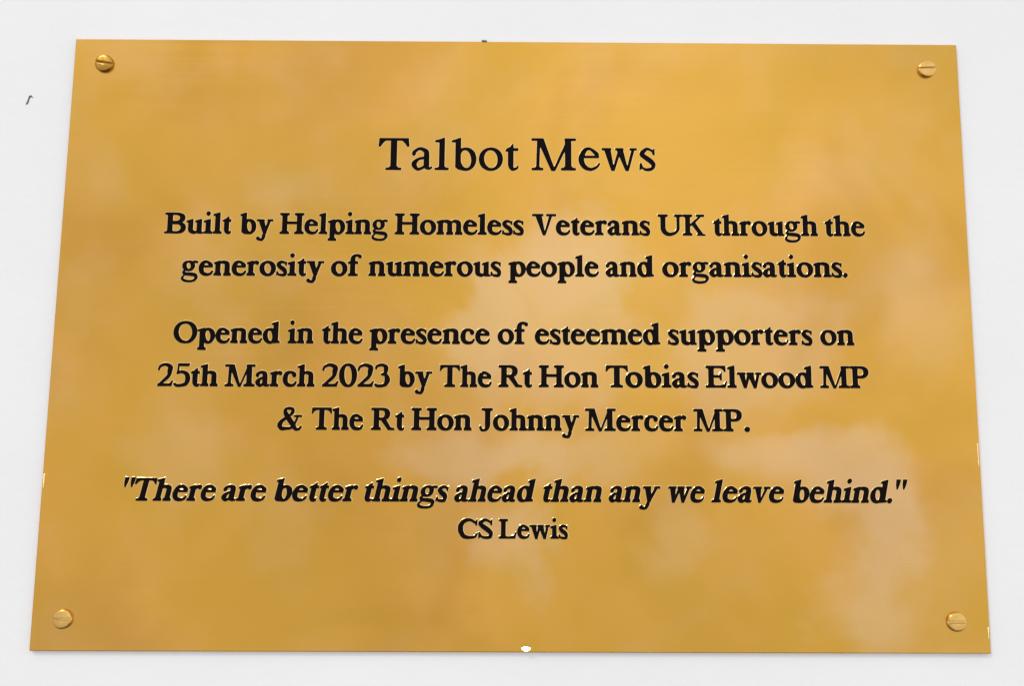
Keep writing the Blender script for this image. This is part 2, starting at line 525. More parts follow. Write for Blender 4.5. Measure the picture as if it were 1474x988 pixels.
# ------------------------------------------------------------------ lettering
# own serif alphabet: closed outlines in tenths of a hundredth of the cap height, outer loops
# counter-clockwise and counters clockwise.  T = lighter title cut, B = bold text cut.
GLYPHS = {
    'B"': '79,602 111,600 128,603 137,612 143,628 183,785 188,822 204,1008 201,1022 191,1028 21,1030 8,1027 0,1018 0,985 18,795 61,622 68,608;369,602 401,600 418,603 427,612 433,628 473,785 478,822 494,1008 491,1022 481,1028 311,1030 298,1027 290,1018 290,985 308,795 351,622 358,608',
    'B&': '815,-45 868,-46 901,-42 951,-29 994,-10 1015,5 1041,32 1088,112 1091,138 1081,160 1061,175 1038,179 1021,174 1007,165 964,114 944,98 898,87 874,87 861,90 852,98 846,108 806,238 810,258 859,358 937,562 944,567 954,570 1058,570 1074,574 1080,582 1082,592 1080,652 1071,661 1054,663 744,663 720,658 714,649 713,635 713,592 718,578 734,570 811,569 821,563 823,555 782,442 754,378 744,364 738,361 731,363 718,378 594,559 577,592 579,602 585,608 658,661 689,688 713,718 731,752 747,805 749,852 743,892 727,932 704,963 671,988 631,1006 578,1019 514,1025 468,1022 408,1009 368,995 321,968 288,935 261,888 246,835 243,788 251,728 272,662 308,582 308,565 298,555 204,498 144,449 101,409 67,372 41,335 13,282 0,228 1,175 7,145 18,115 49,62 93,15 134,-12 184,-30 211,-33 271,-33 401,-14 541,-2 598,13 658,44 668,46 681,40 723,-2 748,-20 778,-35;248,128 234,134 227,142 220,158 216,178 218,225 236,278 270,338 310,388 364,436 374,442 384,441 398,429 481,308 580,175 587,162 586,152 578,144 561,136 511,127 414,130 338,127;501,698 485,715 440,782 426,808 413,845 411,865 417,878 431,887 454,895 498,900 538,893 578,876 586,868 590,858 590,842 583,812 558,754 521,703 511,697',
    'B.': '96,-18 119,-20 139,-17 162,-9 182,3 199,18 212,36 221,55 226,75 227,102 224,125 217,145 205,164 192,179 172,193 152,203 129,209 105,209 85,206 65,199 45,187 29,172 15,154 6,135 1,115 0,88 3,65 10,45 22,26 35,11 55,-3 75,-13',
    'B0': '353,-18 408,-20 445,-16 478,-9 518,4 581,38 615,65 642,92 672,128 702,175 720,212 741,265 768,368 779,475 779,568 772,642 762,702 746,762 733,798 712,845 689,885 665,921 635,956 608,981 571,1008 531,1031 491,1045 455,1054 411,1060 365,1059 325,1054 291,1047 251,1032 213,1012 181,989 151,963 123,932 74,858 37,772 12,672 0,565 0,472 7,398 16,345 40,258 61,208 84,165 110,125 141,87 165,64 201,36 237,15 268,1 311,-12;401,102 371,114 341,141 318,175 293,225 274,282 255,358 244,425 233,528 234,672 244,755 260,822 279,872 301,906 331,931 361,940 378,938 395,933 426,912 455,876 483,822 505,762 525,682 536,615 546,512 546,382 542,335 532,268 515,205 495,158 466,122 451,111 435,103',
    'B2': '24,2 631,0 651,3 661,13 722,245 721,262 712,268 681,270 664,265 654,255 587,162 571,154 514,134 487,130 307,130 287,132 280,138 281,145 293,158 482,325 537,381 571,422 592,455 609,488 628,535 645,602 680,772 685,812 684,842 672,892 647,935 611,971 564,1000 497,1029 417,1051 347,1060 284,1055 215,1035 171,1016 134,995 74,949 42,905 24,858 0,762 2,745 12,728 24,718 41,712 67,715 89,732 105,762 131,829 151,858 207,895 261,917 287,922 314,923 361,908 401,886 435,862 454,844 459,828 436,728 436,658 442,565 438,532 429,508 409,478 379,442 242,305 92,145 74,133 34,128 24,122 19,108 19,38 14,12 17,5',
    'B3': '152,-28 214,-30 340,-17 447,4 507,28 534,45 564,70 617,135 652,195 665,228 676,268 682,302 681,345 675,382 661,425 642,465 615,508 584,549 547,586 541,598 543,608 564,652 579,695 594,772 598,808 598,852 594,882 585,908 574,932 558,955 514,995 457,1027 380,1051 347,1056 310,1057 247,1050 174,1032 110,1006 77,982 54,952 41,925 18,855 18,825 30,804 54,790 80,790 97,798 111,812 144,878 160,896 184,908 220,919 294,930 324,924 354,907 384,878 393,865 397,852 392,762 401,675 398,658 384,645 317,621 293,608 276,588 270,562 280,535 300,518 334,508 404,501 417,494 426,482 437,428 442,365 441,302 435,245 427,208 412,172 390,150 344,126 287,110 227,104 150,104 128,112 94,141 74,151 44,152 18,138 2,115 0,85 9,62 37,25 60,2 87,-14 117,-24',
    'B5': '172,-28 247,-30 340,-22 467,-4 550,17 600,41 641,72 677,112 711,165 734,215 751,272 758,318 757,382 747,442 728,498 698,558 664,605 637,632 594,662 550,683 497,702 424,718 350,726 304,721 247,707 240,712 237,725 246,888 248,898 254,906 277,910 671,912 682,918 689,932 724,1032 726,1045 724,1051 694,1042 677,1040 197,1040 184,1037 174,1028 169,1008 141,662 137,648 120,626 114,612 114,592 120,575 137,553 164,551 200,560 284,592 304,596 324,596 377,580 444,546 487,513 498,498 507,479 521,412 525,322 519,242 512,208 504,188 494,174 477,160 427,138 367,120 320,110 260,104 184,103 164,105 147,111 101,148 77,160 60,162 47,160 20,145 5,125 0,102 4,78 16,58 62,12 87,-6 127,-22',
    'BB': '14,2 615,0 682,4 768,19 835,41 892,70 936,105 972,154 986,185 994,215 999,252 1000,302 990,362 968,412 936,455 898,485 831,522 821,532 826,542 878,578 908,608 932,648 946,692 950,758 943,812 924,858 890,902 838,939 788,963 712,985 642,996 575,1000 35,1000 15,998 5,992 1,982 0,965 0,915 4,902 18,894 72,893 88,887 124,852 129,838 130,822 129,162 118,141 85,111 68,107 18,106 4,98 0,82 0,22 4,8;422,114 408,120 396,132 385,146 381,162 380,412 382,425 388,435 398,439 418,440 568,440 605,435 635,428 668,414 695,396 716,375 732,352 744,325 749,298 749,265 745,238 734,212 719,188 698,167 658,142 605,125 532,114;395,605 384,612 380,628 380,835 386,855 408,880 428,886 492,886 525,877 588,865 615,856 645,840 663,825 681,805 691,785 698,762 700,738 698,715 691,695 682,677 648,643 605,620 555,608 512,603',
    'BC': '436,-22 528,-23 668,-12 764,8 831,34 881,68 914,108 968,221 971,235 971,248 964,265 948,280 931,285 911,283 898,275 883,262 828,185 803,162 781,151 744,138 671,124 598,124 508,137 428,160 378,186 345,218 311,271 270,362 257,405 256,512 251,592 261,632 297,718 318,758 341,792 364,815 394,835 448,859 491,873 544,882 581,883 618,874 661,855 734,809 798,762 824,738 851,685 868,667 891,660 924,663 932,668 935,678 939,735 946,972 944,985 938,994 921,989 890,962 880,945 852,885 844,878 838,877 824,884 754,940 701,975 658,999 601,1019 531,1029 448,1030 381,1021 321,1007 281,992 238,971 204,948 164,913 121,862 91,818 54,758 30,712 10,658 0,598 0,562 6,498 6,402 11,365 22,322 56,248 95,182 134,128 188,70 228,38 271,14 318,-3 371,-15',
    'BE': '14,2 858,0 878,2 889,8 899,32 962,272 963,288 955,298 925,299 905,291 822,177 805,161 782,151 642,109 608,107 432,108 415,117 379,152 372,165 370,182 370,435 373,448 382,457 405,460 589,458 598,454 606,445 652,349 662,336 682,330 718,333 727,342 730,362 730,678 725,702 715,708 692,710 672,709 659,702 608,592 601,582 592,576 572,573 408,573 382,576 373,585 370,602 370,818 372,835 376,845 415,883 435,892 648,892 671,882 765,822 838,727 858,720 895,722 905,729 907,748 883,972 875,993 865,999 848,1000 38,1000 15,998 5,992 1,982 0,965 0,915 4,902 15,895 55,892 72,885 114,845 119,832 120,815 119,172 111,152 68,113 55,108 15,105 4,98 0,82 0,22 4,8',
    'BH': '14,2 428,0 445,2 455,8 459,18 460,35 459,85 455,98 445,105 422,108 408,115 368,152 361,172 361,452 364,462 372,467 398,470 772,470 785,468 795,462 800,438 799,168 791,152 752,115 735,108 705,105 694,98 690,82 690,25 693,12 698,4 722,0 1112,0 1132,1 1142,5 1147,12 1150,25 1147,95 1138,104 1108,109 1095,117 1058,152 1051,172 1050,812 1053,838 1065,855 1102,887 1138,896 1147,905 1150,972 1145,992 1135,998 1118,1000 725,1000 702,997 694,992 690,978 690,918 694,902 705,895 735,892 748,887 788,851 798,835 800,628 795,605 785,598 772,597 398,597 372,599 364,605 361,615 361,832 368,848 408,885 422,892 445,895 455,902 459,915 460,965 459,982 455,992 445,998 425,1000 32,1000 8,995 2,985 0,972 0,918 4,902 15,895 52,891 65,883 104,845 109,832 110,815 109,172 101,152 62,115 45,108 15,105 4,98 0,82 0,22 4,8',
    'BJ': '148,-42 245,-42 292,-32 332,-16 378,9 425,44 455,75 482,118 498,168 513,262 514,832 522,848 562,885 578,892 608,895 619,902 623,918 623,978 619,992 612,997 588,1000 132,1000 115,997 106,988 103,922 108,901 125,894 192,893 208,889 255,848 262,835 263,822 263,262 276,175 268,138 247,98 225,77 195,70 152,73 144,78 137,88 122,142 100,195 83,212 62,219 40,215 22,202 9,178 0,148 0,122 9,85 28,38 45,12 68,-12 88,-25 112,-34',
    'BK': '14,2 448,0 465,2 475,8 479,18 480,35 479,85 475,98 465,105 432,108 418,115 378,152 373,162 370,178 372,422 377,432 388,441 442,470 455,474 465,472 478,459 748,118 750,108 747,102 712,78 702,65 700,22 703,12 708,4 732,0 1102,0 1122,1 1132,5 1138,15 1139,32 1135,45 1128,51 1015,86 1002,93 992,103 650,582 638,605 642,618 653,632 915,885 938,893 1055,894 1072,898 1078,908 1080,922 1079,978 1075,992 1065,998 1048,1000 692,1000 668,996 663,988 660,975 660,918 664,902 678,894 738,891 746,885 743,875 425,587 395,561 382,554 374,558 370,575 372,835 381,852 422,887 435,892 465,895 475,902 479,915 480,965 479,982 475,992 465,998 445,1000 32,1000 8,995 2,985 0,972 0,918 4,902 15,895 55,892 72,885 114,845 119,832 120,815 119,172 111,152 68,113 55,108 15,105 4,98 0,82 0,22 4,8',
    'BL': '14,2 852,0 872,3 883,15 963,315 962,332 952,339 922,339 905,330 812,198 795,180 605,111 575,107 432,108 412,120 381,148 373,162 370,188 371,828 378,848 422,887 435,892 475,895 485,902 490,918 489,978 485,992 478,997 455,1000 28,1000 12,997 3,988 0,922 4,902 15,895 55,892 72,885 114,845 119,832 120,815 119,172 111,152 68,113 55,108 15,105 4,98 0,82 0,22 4,8',
    'BM': '632,-18 731,-20 745,-17 755,-8 965,500 975,521 985,530 991,519 996,482 996,162 988,148 945,111 931,107 888,106 875,99 871,88 870,72 870,22 874,8 885,2 908,0 1361,0 1375,2 1385,8 1389,22 1390,72 1389,88 1385,99 1371,106 1318,107 1301,113 1258,152 1248,175 1243,808 1240,858 1242,882 1255,892 1365,894 1382,898 1389,915 1390,965 1388,985 1381,996 1358,1000 1011,1000 995,998 985,992 980,978 980,928 981,905 990,872 990,835 985,815 730,158 721,140 711,133 704,138 696,158 443,975 435,991 421,999 398,1000 28,1000 14,998 4,992 0,975 0,918 2,905 8,898 25,894 161,892 174,882 176,862 155,168 143,145 105,111 88,107 28,106 15,99 11,88 10,72 10,22 14,8 24,2 38,0 395,0 415,3 424,12 426,78 421,99 408,106 358,107 341,111 311,134 301,155 300,195 314,598 316,618 321,624 331,616 351,576 611,2 620,-12',
    'BO': '503,-18 598,-19 668,-11 725,1 775,17 825,38 905,86 949,122 978,150 1012,192 1039,232 1060,272 1078,315 1095,368 1104,418 1109,468 1109,532 1105,578 1095,628 1080,682 1062,725 1039,768 1012,808 979,848 951,876 908,912 861,942 825,962 768,985 711,1002 661,1012 595,1019 528,1020 428,1009 371,995 325,979 278,959 231,932 193,905 146,865 111,825 78,781 54,738 32,688 15,632 5,582 0,532 0,468 5,418 16,362 33,308 57,255 81,214 113,172 151,130 193,95 236,65 278,41 331,18 378,3 435,-10;555,108 498,121 441,147 383,192 343,238 302,302 274,368 255,442 247,518 251,592 265,658 288,723 321,779 370,832 411,861 458,882 518,893 548,893 585,887 645,865 698,832 745,788 772,755 798,714 830,645 853,565 863,482 858,405 843,335 817,268 778,208 731,162 705,143 678,129 651,118 615,110 588,107',
    'BP': '14,2 448,0 465,2 475,8 479,18 480,35 480,85 475,98 465,105 435,108 422,113 381,148 372,165 370,405 373,428 378,436 392,440 548,441 618,449 672,461 715,476 755,496 792,522 825,554 852,594 871,642 879,695 879,748 871,798 854,842 828,882 795,916 745,950 688,974 628,990 552,999 32,1000 15,998 5,992 1,982 0,965 0,915 4,902 15,895 65,892 82,885 114,852 119,838 120,822 119,172 111,152 68,113 55,108 15,105 4,98 0,82 0,22 4,8;385,562 373,572 370,592 370,835 373,855 380,872 388,881 398,886 462,886 522,875 555,861 582,842 597,825 615,796 624,768 629,738 629,698 622,662 610,635 595,612 578,595 555,579 528,567 488,560',
    'BR': '14,2 428,0 445,2 455,8 460,28 457,95 448,104 425,111 414,118 379,152 371,172 370,418 373,428 378,436 402,440 428,437 448,422 744,22 758,6 768,2 785,0 1035,0 1055,2 1065,8 1070,22 1070,58 1068,72 1062,82 1048,88 908,121 895,126 885,135 699,455 699,465 705,475 768,515 815,564 842,612 857,668 860,698 859,748 854,785 845,818 832,848 816,875 768,925 722,956 672,977 608,992 548,999 32,1000 15,998 5,992 1,982 0,965 0,915 4,902 15,895 65,892 82,885 114,852 119,838 120,822 119,172 111,152 68,113 55,108 15,105 4,98 0,82 0,22 4,8;385,562 374,568 370,588 370,832 372,852 378,868 385,879 395,885 442,887 475,884 532,868 557,852 575,833 591,808 603,778 609,742 609,702 603,665 592,635 579,612 562,592 542,577 518,566 485,560',
    'BS': '353,-18 461,-20 511,-14 575,3 598,15 622,32 649,58 665,78 684,112 698,145 715,215 714,288 704,328 685,371 653,418 613,465 561,516 495,575 438,616 345,675 241,754 224,772 221,778 222,788 231,803 263,835 305,867 345,884 361,885 381,881 451,854 508,822 548,794 566,772 591,708 608,689 631,681 665,683 675,695 679,752 686,975 684,988 678,996 661,993 631,972 598,919 585,910 571,914 478,972 431,995 388,1011 351,1018 318,1020 245,1009 205,996 163,978 125,956 95,935 60,902 40,878 22,848 9,815 0,768 5,722 22,678 51,635 88,594 191,501 338,393 469,282 492,258 506,238 511,222 513,195 511,168 504,152 491,140 465,130 405,119 341,114 288,117 255,124 207,142 176,165 156,195 111,285 88,315 75,325 65,329 28,327 18,315 13,262 7,28 8,12 15,4 28,6 68,35 101,66 115,70 174,32 221,10 281,-7',
    'BT': '235,2 722,0 738,2 749,8 753,22 753,72 753,88 748,99 735,106 682,107 665,112 627,145 618,157 615,168 614,872 621,885 635,890 725,890 748,886 835,829 890,748 902,736 922,730 962,732 972,740 974,755 957,905 956,978 954,988 948,996 922,1000 52,1000 32,998 21,992 17,978 16,908 0,755 2,740 12,732 52,730 72,736 83,748 138,829 225,886 248,890 338,890 352,886 359,875 359,168 355,157 347,145 307,112 292,107 238,106 225,98 220,82 221,22 225,8',
    'BU': '524,-18 612,-20 675,-11 788,18 851,42 905,68 948,98 982,128 1032,189 1057,228 1075,265 1087,298 1093,328 1090,415 1092,835 1101,852 1145,889 1162,893 1222,894 1235,901 1240,918 1240,975 1237,988 1232,996 1208,1000 842,1000 825,998 814,992 810,978 810,928 811,912 815,901 828,894 872,893 888,887 931,848 939,832 941,335 927,302 899,255 872,221 845,198 798,175 742,155 682,141 622,134 578,140 538,154 494,178 451,212 434,232 420,258 405,302 391,355 391,832 401,852 442,887 455,892 495,895 505,902 509,912 510,932 510,978 505,992 495,998 472,1000 28,1000 14,998 4,992 0,978 0,928 1,912 5,901 18,894 68,893 85,889 128,851 138,835 141,325 152,272 184,198 211,152 241,112 278,74 308,52 355,27 408,7 458,-7',
    'BV': '521,-18 615,-19 628,-13 635,-2 931,882 938,889 951,893 1091,893 1111,898 1118,908 1120,932 1119,982 1111,996 1088,1000 681,1000 665,998 654,992 650,975 650,922 651,908 657,898 675,894 771,892 781,887 784,875 612,242 601,212 595,205 589,208 585,215 578,245 456,872 458,885 465,891 511,894 525,902 529,912 530,932 529,978 525,992 515,998 491,1000 28,1000 14,998 4,992 0,975 0,918 2,905 8,898 25,894 145,893 157,888 165,878 496,15 508,-10',
    'Ba': '189,-18 221,-19 256,-12 295,4 348,34 358,36 368,33 418,6 445,-2 501,-7 551,-6 581,-3 610,5 631,18 645,35 654,58 658,88 653,102 645,110 625,115 595,104 581,104 568,109 561,122 559,465 545,552 532,592 511,628 478,662 441,684 388,703 321,716 265,716 215,706 161,685 91,647 55,620 31,588 12,538 8,502 14,478 22,462 37,445 55,432 75,424 95,421 111,423 131,430 161,451 171,465 180,485 189,538 205,554 238,575 258,581 277,575 306,552 320,532 322,518 319,458 313,442 301,435 245,421 201,405 141,373 92,342 58,313 35,285 16,252 5,222 0,185 6,145 20,108 41,75 75,41 109,15 151,-7;241,127 235,133 231,143 230,185 234,215 246,255 258,282 271,299 295,312 311,312 317,305 319,292 319,195 317,175 305,158 280,138 258,127',
    'Bb': '420,-18 488,-19 531,-12 571,0 631,29 689,75 717,108 737,138 759,182 772,218 782,258 789,312 788,385 773,468 760,505 738,549 717,582 688,616 635,658 605,676 571,690 531,702 488,709 428,709 385,703 338,691 325,695 320,718 319,995 313,1012 295,1014 208,997 25,942 8,934 1,922 0,868 5,852 18,844 68,835 76,828 80,818 80,98 88,82 138,34 161,17 186,5 245,-6;481,111 451,122 438,130 421,148 404,175 388,208 374,248 361,298 355,342 350,425 355,472 364,512 374,538 388,562 404,575 421,581 441,580 465,567 485,546 503,518 520,485 534,445 547,395 555,348 559,265 555,218 545,175 532,145 518,125 501,113',
    'Bc': '310,-15 391,-16 445,-8 498,7 561,37 595,64 618,95 652,178 656,198 651,221 638,238 618,248 595,247 578,238 565,225 529,165 515,150 471,130 418,120 375,123 321,142 281,165 259,188 247,222 240,282 240,368 244,422 252,478 263,518 275,539 297,562 323,578 348,587 365,588 381,580 408,559 419,545 429,488 448,455 475,431 511,419 548,420 585,436 613,465 628,503 629,535 619,582 605,608 578,635 531,662 448,698 398,711 348,716 271,712 208,699 158,676 131,658 110,638 88,612 66,578 34,508 11,432 0,355 0,315 4,278 21,205 51,135 88,81 131,42 185,13 245,-5',
    'Bd': '300,-18 351,-20 395,-15 431,-7 485,12 495,11 515,3 548,4 778,24 791,28 797,35 800,78 795,98 785,107 731,125 724,132 720,145 720,988 717,1005 708,1014 688,1013 605,996 421,941 405,930 400,918 400,898 400,865 405,852 418,844 468,835 475,830 479,822 479,708 477,695 471,689 458,688 391,706 321,710 261,703 201,684 151,657 101,616 59,562 28,502 14,458 5,415 0,372 0,318 15,228 28,188 47,148 70,112 101,75 155,31 188,13 218,0 258,-12;358,108 338,115 318,129 298,153 281,182 267,212 252,255 241,298 234,345 230,425 235,472 244,512 254,538 268,562 284,575 301,581 321,580 345,567 365,546 383,518 401,482 415,442 428,392 435,345 439,302 439,262 434,215 424,172 410,142 395,122 378,111',
    'Be': '320,-15 405,-16 462,-7 522,11 582,40 612,64 635,94 672,178 676,202 671,222 658,238 638,248 615,247 598,238 585,226 548,167 532,150 482,129 432,120 392,122 342,137 295,160 266,185 251,222 241,295 240,362 243,372 248,379 272,383 525,383 582,378 628,384 638,388 644,395 652,448 651,492 640,532 618,566 585,596 508,649 422,696 368,713 308,719 245,711 185,691 138,662 115,642 94,618 53,552 23,478 5,402 0,362 0,325 11,248 29,188 58,129 94,82 135,44 188,15 245,-3;275,491 265,496 261,505 265,522 275,540 291,562 305,574 322,584 338,588 358,583 385,563 421,525 436,502 432,494 418,490',
    'Bf': '25,2 438,0 455,2 466,8 470,22 470,72 469,88 465,99 452,106 402,107 385,111 354,138 342,158 340,532 343,555 355,565 448,567 465,574 470,592 469,672 465,682 455,688 362,690 345,698 340,715 338,828 344,858 358,887 374,902 392,906 418,903 445,892 478,848 495,835 512,827 532,822 548,822 572,827 588,835 607,852 620,872 627,892 629,915 626,935 617,955 600,975 582,988 542,1007 515,1015 405,1033 352,1033 328,1030 275,1016 235,999 205,980 180,958 158,933 142,905 127,865 115,815 102,788 100,712 96,698 88,693 78,690 18,689 4,682 1,672 0,652 0,592 4,575 18,567 88,564 97,555 100,538 99,162 89,142 62,115 48,108 22,104 13,95 10,78 11,18 15,8',
    'Bg': '296,-308 414,-310 464,-306 547,-293 614,-273 655,-252 696,-218 731,-178 757,-132 767,-102 771,-65 767,-28 757,5 744,31 721,63 694,88 661,110 604,132 517,146 381,156 277,157 211,161 195,168 191,182 198,208 211,219 291,207 364,207 397,211 441,222 474,234 507,252 541,277 571,308 592,338 610,375 619,408 622,435 622,495 614,532 600,572 600,582 607,588 621,590 721,587 734,590 747,598 765,622 768,648 757,672 734,690 647,707 604,710 564,703 497,679 427,702 377,712 294,713 254,708 187,687 131,654 84,608 54,558 43,528 37,495 36,435 39,408 47,378 60,348 79,318 107,285 110,275 107,265 78,235 59,205 51,175 50,145 55,118 63,98 77,75 98,52 101,42 95,28 34,-39 12,-75 0,-118 0,-138 4,-162 19,-195 35,-218 61,-242 94,-262 131,-277 171,-289 234,-301;347,-199 284,-191 211,-173 154,-152 127,-132 122,-122 121,-108 135,-75 167,-22 197,6 221,8 547,-34 587,-47 598,-55 607,-68 611,-95 601,-125 584,-150 557,-169 524,-181 467,-192 387,-200;334,315 317,320 298,332 284,345 271,364 249,412 240,465 241,512 247,538 257,562 267,578 281,592 294,601 311,605 327,604 347,597 367,582 382,565 396,542 407,515 419,455 416,402 409,375 397,351 384,334 367,321 351,315',
    'Bh': '14,2 362,0 375,2 385,8 390,28 388,95 382,104 341,142 334,152 331,165 330,508 333,532 342,545 372,567 392,573 405,570 438,555 482,532 497,518 502,505 499,165 496,152 489,142 448,104 442,95 440,28 444,8 454,2 468,0 782,0 802,4 808,15 810,75 807,95 802,103 778,115 762,130 746,148 741,162 740,465 727,552 712,595 685,635 658,658 618,680 562,698 488,712 438,714 392,707 345,687 335,689 330,712 330,992 326,1008 318,1014 302,1014 225,998 25,941 8,934 2,923 0,868 5,852 18,844 78,835 88,825 90,812 89,165 82,145 55,117 42,109 12,104 3,95 0,78 1,18 5,8',
    'Bi': '14,2 392,0 408,3 417,12 420,78 415,98 405,105 382,108 368,115 341,142 331,162 330,675 327,692 320,698 302,699 215,681 22,625 8,619 3,612 0,598 0,558 5,537 18,529 78,520 87,512 90,495 89,162 79,142 52,115 38,108 12,104 3,95 0,78 1,18 5,8;186,848 205,847 228,851 248,859 268,872 282,885 294,902 303,922 307,942 307,962 304,985 285,1022 272,1035 252,1049 232,1058 212,1062 192,1062 172,1058 152,1050 133,1038 119,1025 107,1008 94,972 96,928 103,908 115,890 128,875 145,863 165,854',
    'Bl': '14,2 392,0 412,4 418,15 420,82 415,98 405,105 382,108 368,115 338,145 331,165 330,988 328,1005 318,1014 302,1014 225,998 25,941 8,934 2,923 0,868 5,852 18,844 78,835 88,825 90,812 89,165 82,145 55,117 42,109 12,104 3,95 0,78 1,18 5,8',
    'Bm': '14,2 331,0 345,2 355,8 359,28 357,98 349,112 317,145 310,165 309,518 312,535 324,550 348,566 371,571 404,564 458,539 484,522 492,505 489,462 489,165 481,145 448,109 441,95 440,22 442,12 448,4 471,0 748,0 764,2 775,8 779,28 777,98 769,112 737,145 730,165 729,458 723,512 727,532 738,545 764,564 791,571 824,562 877,535 895,522 902,505 899,165 891,145 860,112 852,98 849,28 854,8 864,2 881,0 1178,0 1198,3 1205,8 1209,22 1209,78 1207,95 1201,103 1178,115 1161,130 1145,148 1140,162 1139,465 1127,552 1108,602 1078,643 1054,661 1028,676 958,700 874,713 818,713 784,705 748,687 694,648 681,642 668,645 614,677 558,697 474,712 418,713 374,707 321,687 314,690 304,705 298,709 271,707 191,690 14,634 4,625 0,615 2,552 14,540 58,530 66,522 69,512 69,185 68,162 61,145 31,115 6,102 1,92 0,18 4,8',
    'Bn': '14,2 331,0 345,2 355,8 360,28 357,98 349,112 318,145 310,165 310,518 313,535 325,550 348,566 371,571 405,564 458,539 484,522 492,505 490,462 489,165 482,145 450,112 442,98 440,28 444,8 455,2 471,0 768,0 792,5 797,12 800,25 797,95 791,103 768,115 751,130 736,148 731,162 729,472 720,538 712,572 695,608 671,639 651,656 626,672 571,693 495,709 461,713 415,713 375,707 325,687 315,690 305,705 295,710 235,700 191,690 48,645 18,635 7,628 3,622 0,608 2,552 15,540 51,533 61,528 68,518 70,498 69,165 66,152 56,138 31,115 7,102 1,92 1,18 5,8',
    'Bo': '340,-18 411,-19 458,-14 495,-5 558,18 618,54 663,92 708,152 740,218 754,278 759,318 760,362 751,432 730,495 695,558 655,606 621,634 585,658 551,676 515,690 451,705 408,709 365,710 295,702 251,692 218,680 161,650 135,632 101,603 58,548 23,478 5,412 0,372 0,325 10,255 32,188 51,152 72,122 100,88 128,64 188,24 255,-3 295,-12;388,108 361,116 335,131 311,153 286,185 264,225 250,265 240,305 234,348 233,405 238,442 247,478 261,512 278,538 301,562 325,576 351,583 381,580 411,568 441,545 467,515 488,480 503,445 516,402 526,342 526,285 521,245 510,205 493,168 473,142 445,119 418,109',
    'Bp': '24,-308 385,-310 412,-306 417,-298 420,-285 417,-215 408,-206 382,-202 368,-195 341,-168 332,-152 330,-22 335,0 348,4 405,-13 462,-20 512,-19 575,-7 622,9 672,37 718,77 755,122 790,185 812,258 820,332 819,375 813,425 793,498 760,562 718,613 695,635 664,658 608,686 538,706 498,710 448,709 402,702 345,686 335,690 322,708 308,710 212,690 22,635 5,625 1,615 0,598 0,562 4,548 18,539 78,530 88,518 90,502 90,-142 84,-162 60,-188 45,-199 18,-208 13,-215 10,-232 11,-292 15,-302;505,108 485,113 461,128 442,150 422,182 392,255 374,342 370,422 376,472 385,508 397,538 412,561 429,575 448,582 472,578 495,565 514,545 535,514 552,478 566,438 586,348 589,268 583,215 573,175 561,148 544,125 525,112',
    'Br': '14,2 372,0 385,2 395,8 400,28 397,95 388,104 362,108 348,115 321,142 311,162 311,485 316,498 327,512 358,542 375,551 388,549 425,520 458,509 475,509 498,513 532,532 546,548 557,568 562,585 563,608 561,628 555,645 542,665 528,679 505,692 465,707 438,714 415,716 375,707 328,675 318,672 313,678 305,705 298,709 288,710 192,690 28,639 12,632 5,625 0,602 0,562 4,548 15,540 61,528 68,518 70,502 69,165 66,152 56,138 32,115 7,102 2,92 1,18 5,8',
    'Bs': '279,-25 334,-26 387,-19 424,-5 454,17 477,50 493,92 501,145 500,198 493,238 477,282 456,318 431,352 382,398 280,463 217,512 205,525 204,538 224,565 250,585 274,590 304,586 347,573 373,558 381,545 394,508 414,485 427,479 447,475 470,477 477,485 478,498 475,668 472,682 464,687 454,682 427,655 410,653 347,686 307,702 267,712 227,716 184,709 134,694 91,672 57,645 30,612 13,578 3,535 4,498 10,472 23,442 67,382 107,340 150,301 247,234 280,206 314,162 322,138 323,122 311,112 284,107 197,103 160,104 144,107 130,115 120,126 89,185 64,222 50,229 23,228 13,222 9,208 0,18 4,8 14,6 54,35 67,39 77,35 116,8 150,-5 210,-18',
    'Bt': '264,-18 291,-20 325,-16 351,-9 375,2 395,16 409,32 418,52 423,75 418,125 413,135 405,142 391,145 378,142 351,118 338,113 325,119 317,135 321,548 325,559 335,565 391,567 405,574 410,592 410,662 407,678 398,687 338,691 324,698 320,715 319,808 315,820 305,825 271,819 251,811 168,735 121,707 105,699 48,686 33,662 5,638 0,618 1,595 7,585 68,564 75,558 79,548 80,182 108,88 134,45 168,15 208,-5',
    'Bu': '347,-18 388,-20 422,-14 448,-3 488,24 495,22 508,4 525,0 765,0 778,3 787,12 790,52 785,71 773,82 732,106 724,115 721,125 720,672 718,688 710,698 692,699 605,681 422,626 408,619 403,612 400,598 400,558 404,538 418,529 468,520 476,512 480,495 479,175 474,162 462,148 442,135 425,129 402,133 348,162 326,178 318,193 320,668 319,685 315,695 308,699 295,700 208,682 22,626 8,619 3,612 0,598 0,558 4,538 18,529 68,520 75,514 79,505 80,232 91,148 111,95 142,55 165,36 195,19 262,-4',
    'Bv': '356,-15 428,-16 440,-12 448,-3 652,582 658,592 672,599 748,600 765,608 770,622 770,672 767,685 762,692 742,697 498,697 482,695 471,688 467,668 469,612 478,603 512,596 517,588 517,578 438,248 429,222 422,217 415,229 409,265 369,575 371,592 388,607 393,618 393,672 388,689 379,695 365,697 38,697 15,695 4,688 0,675 0,635 1,618 5,608 22,600 87,598 98,592 105,582 335,8 345,-8',
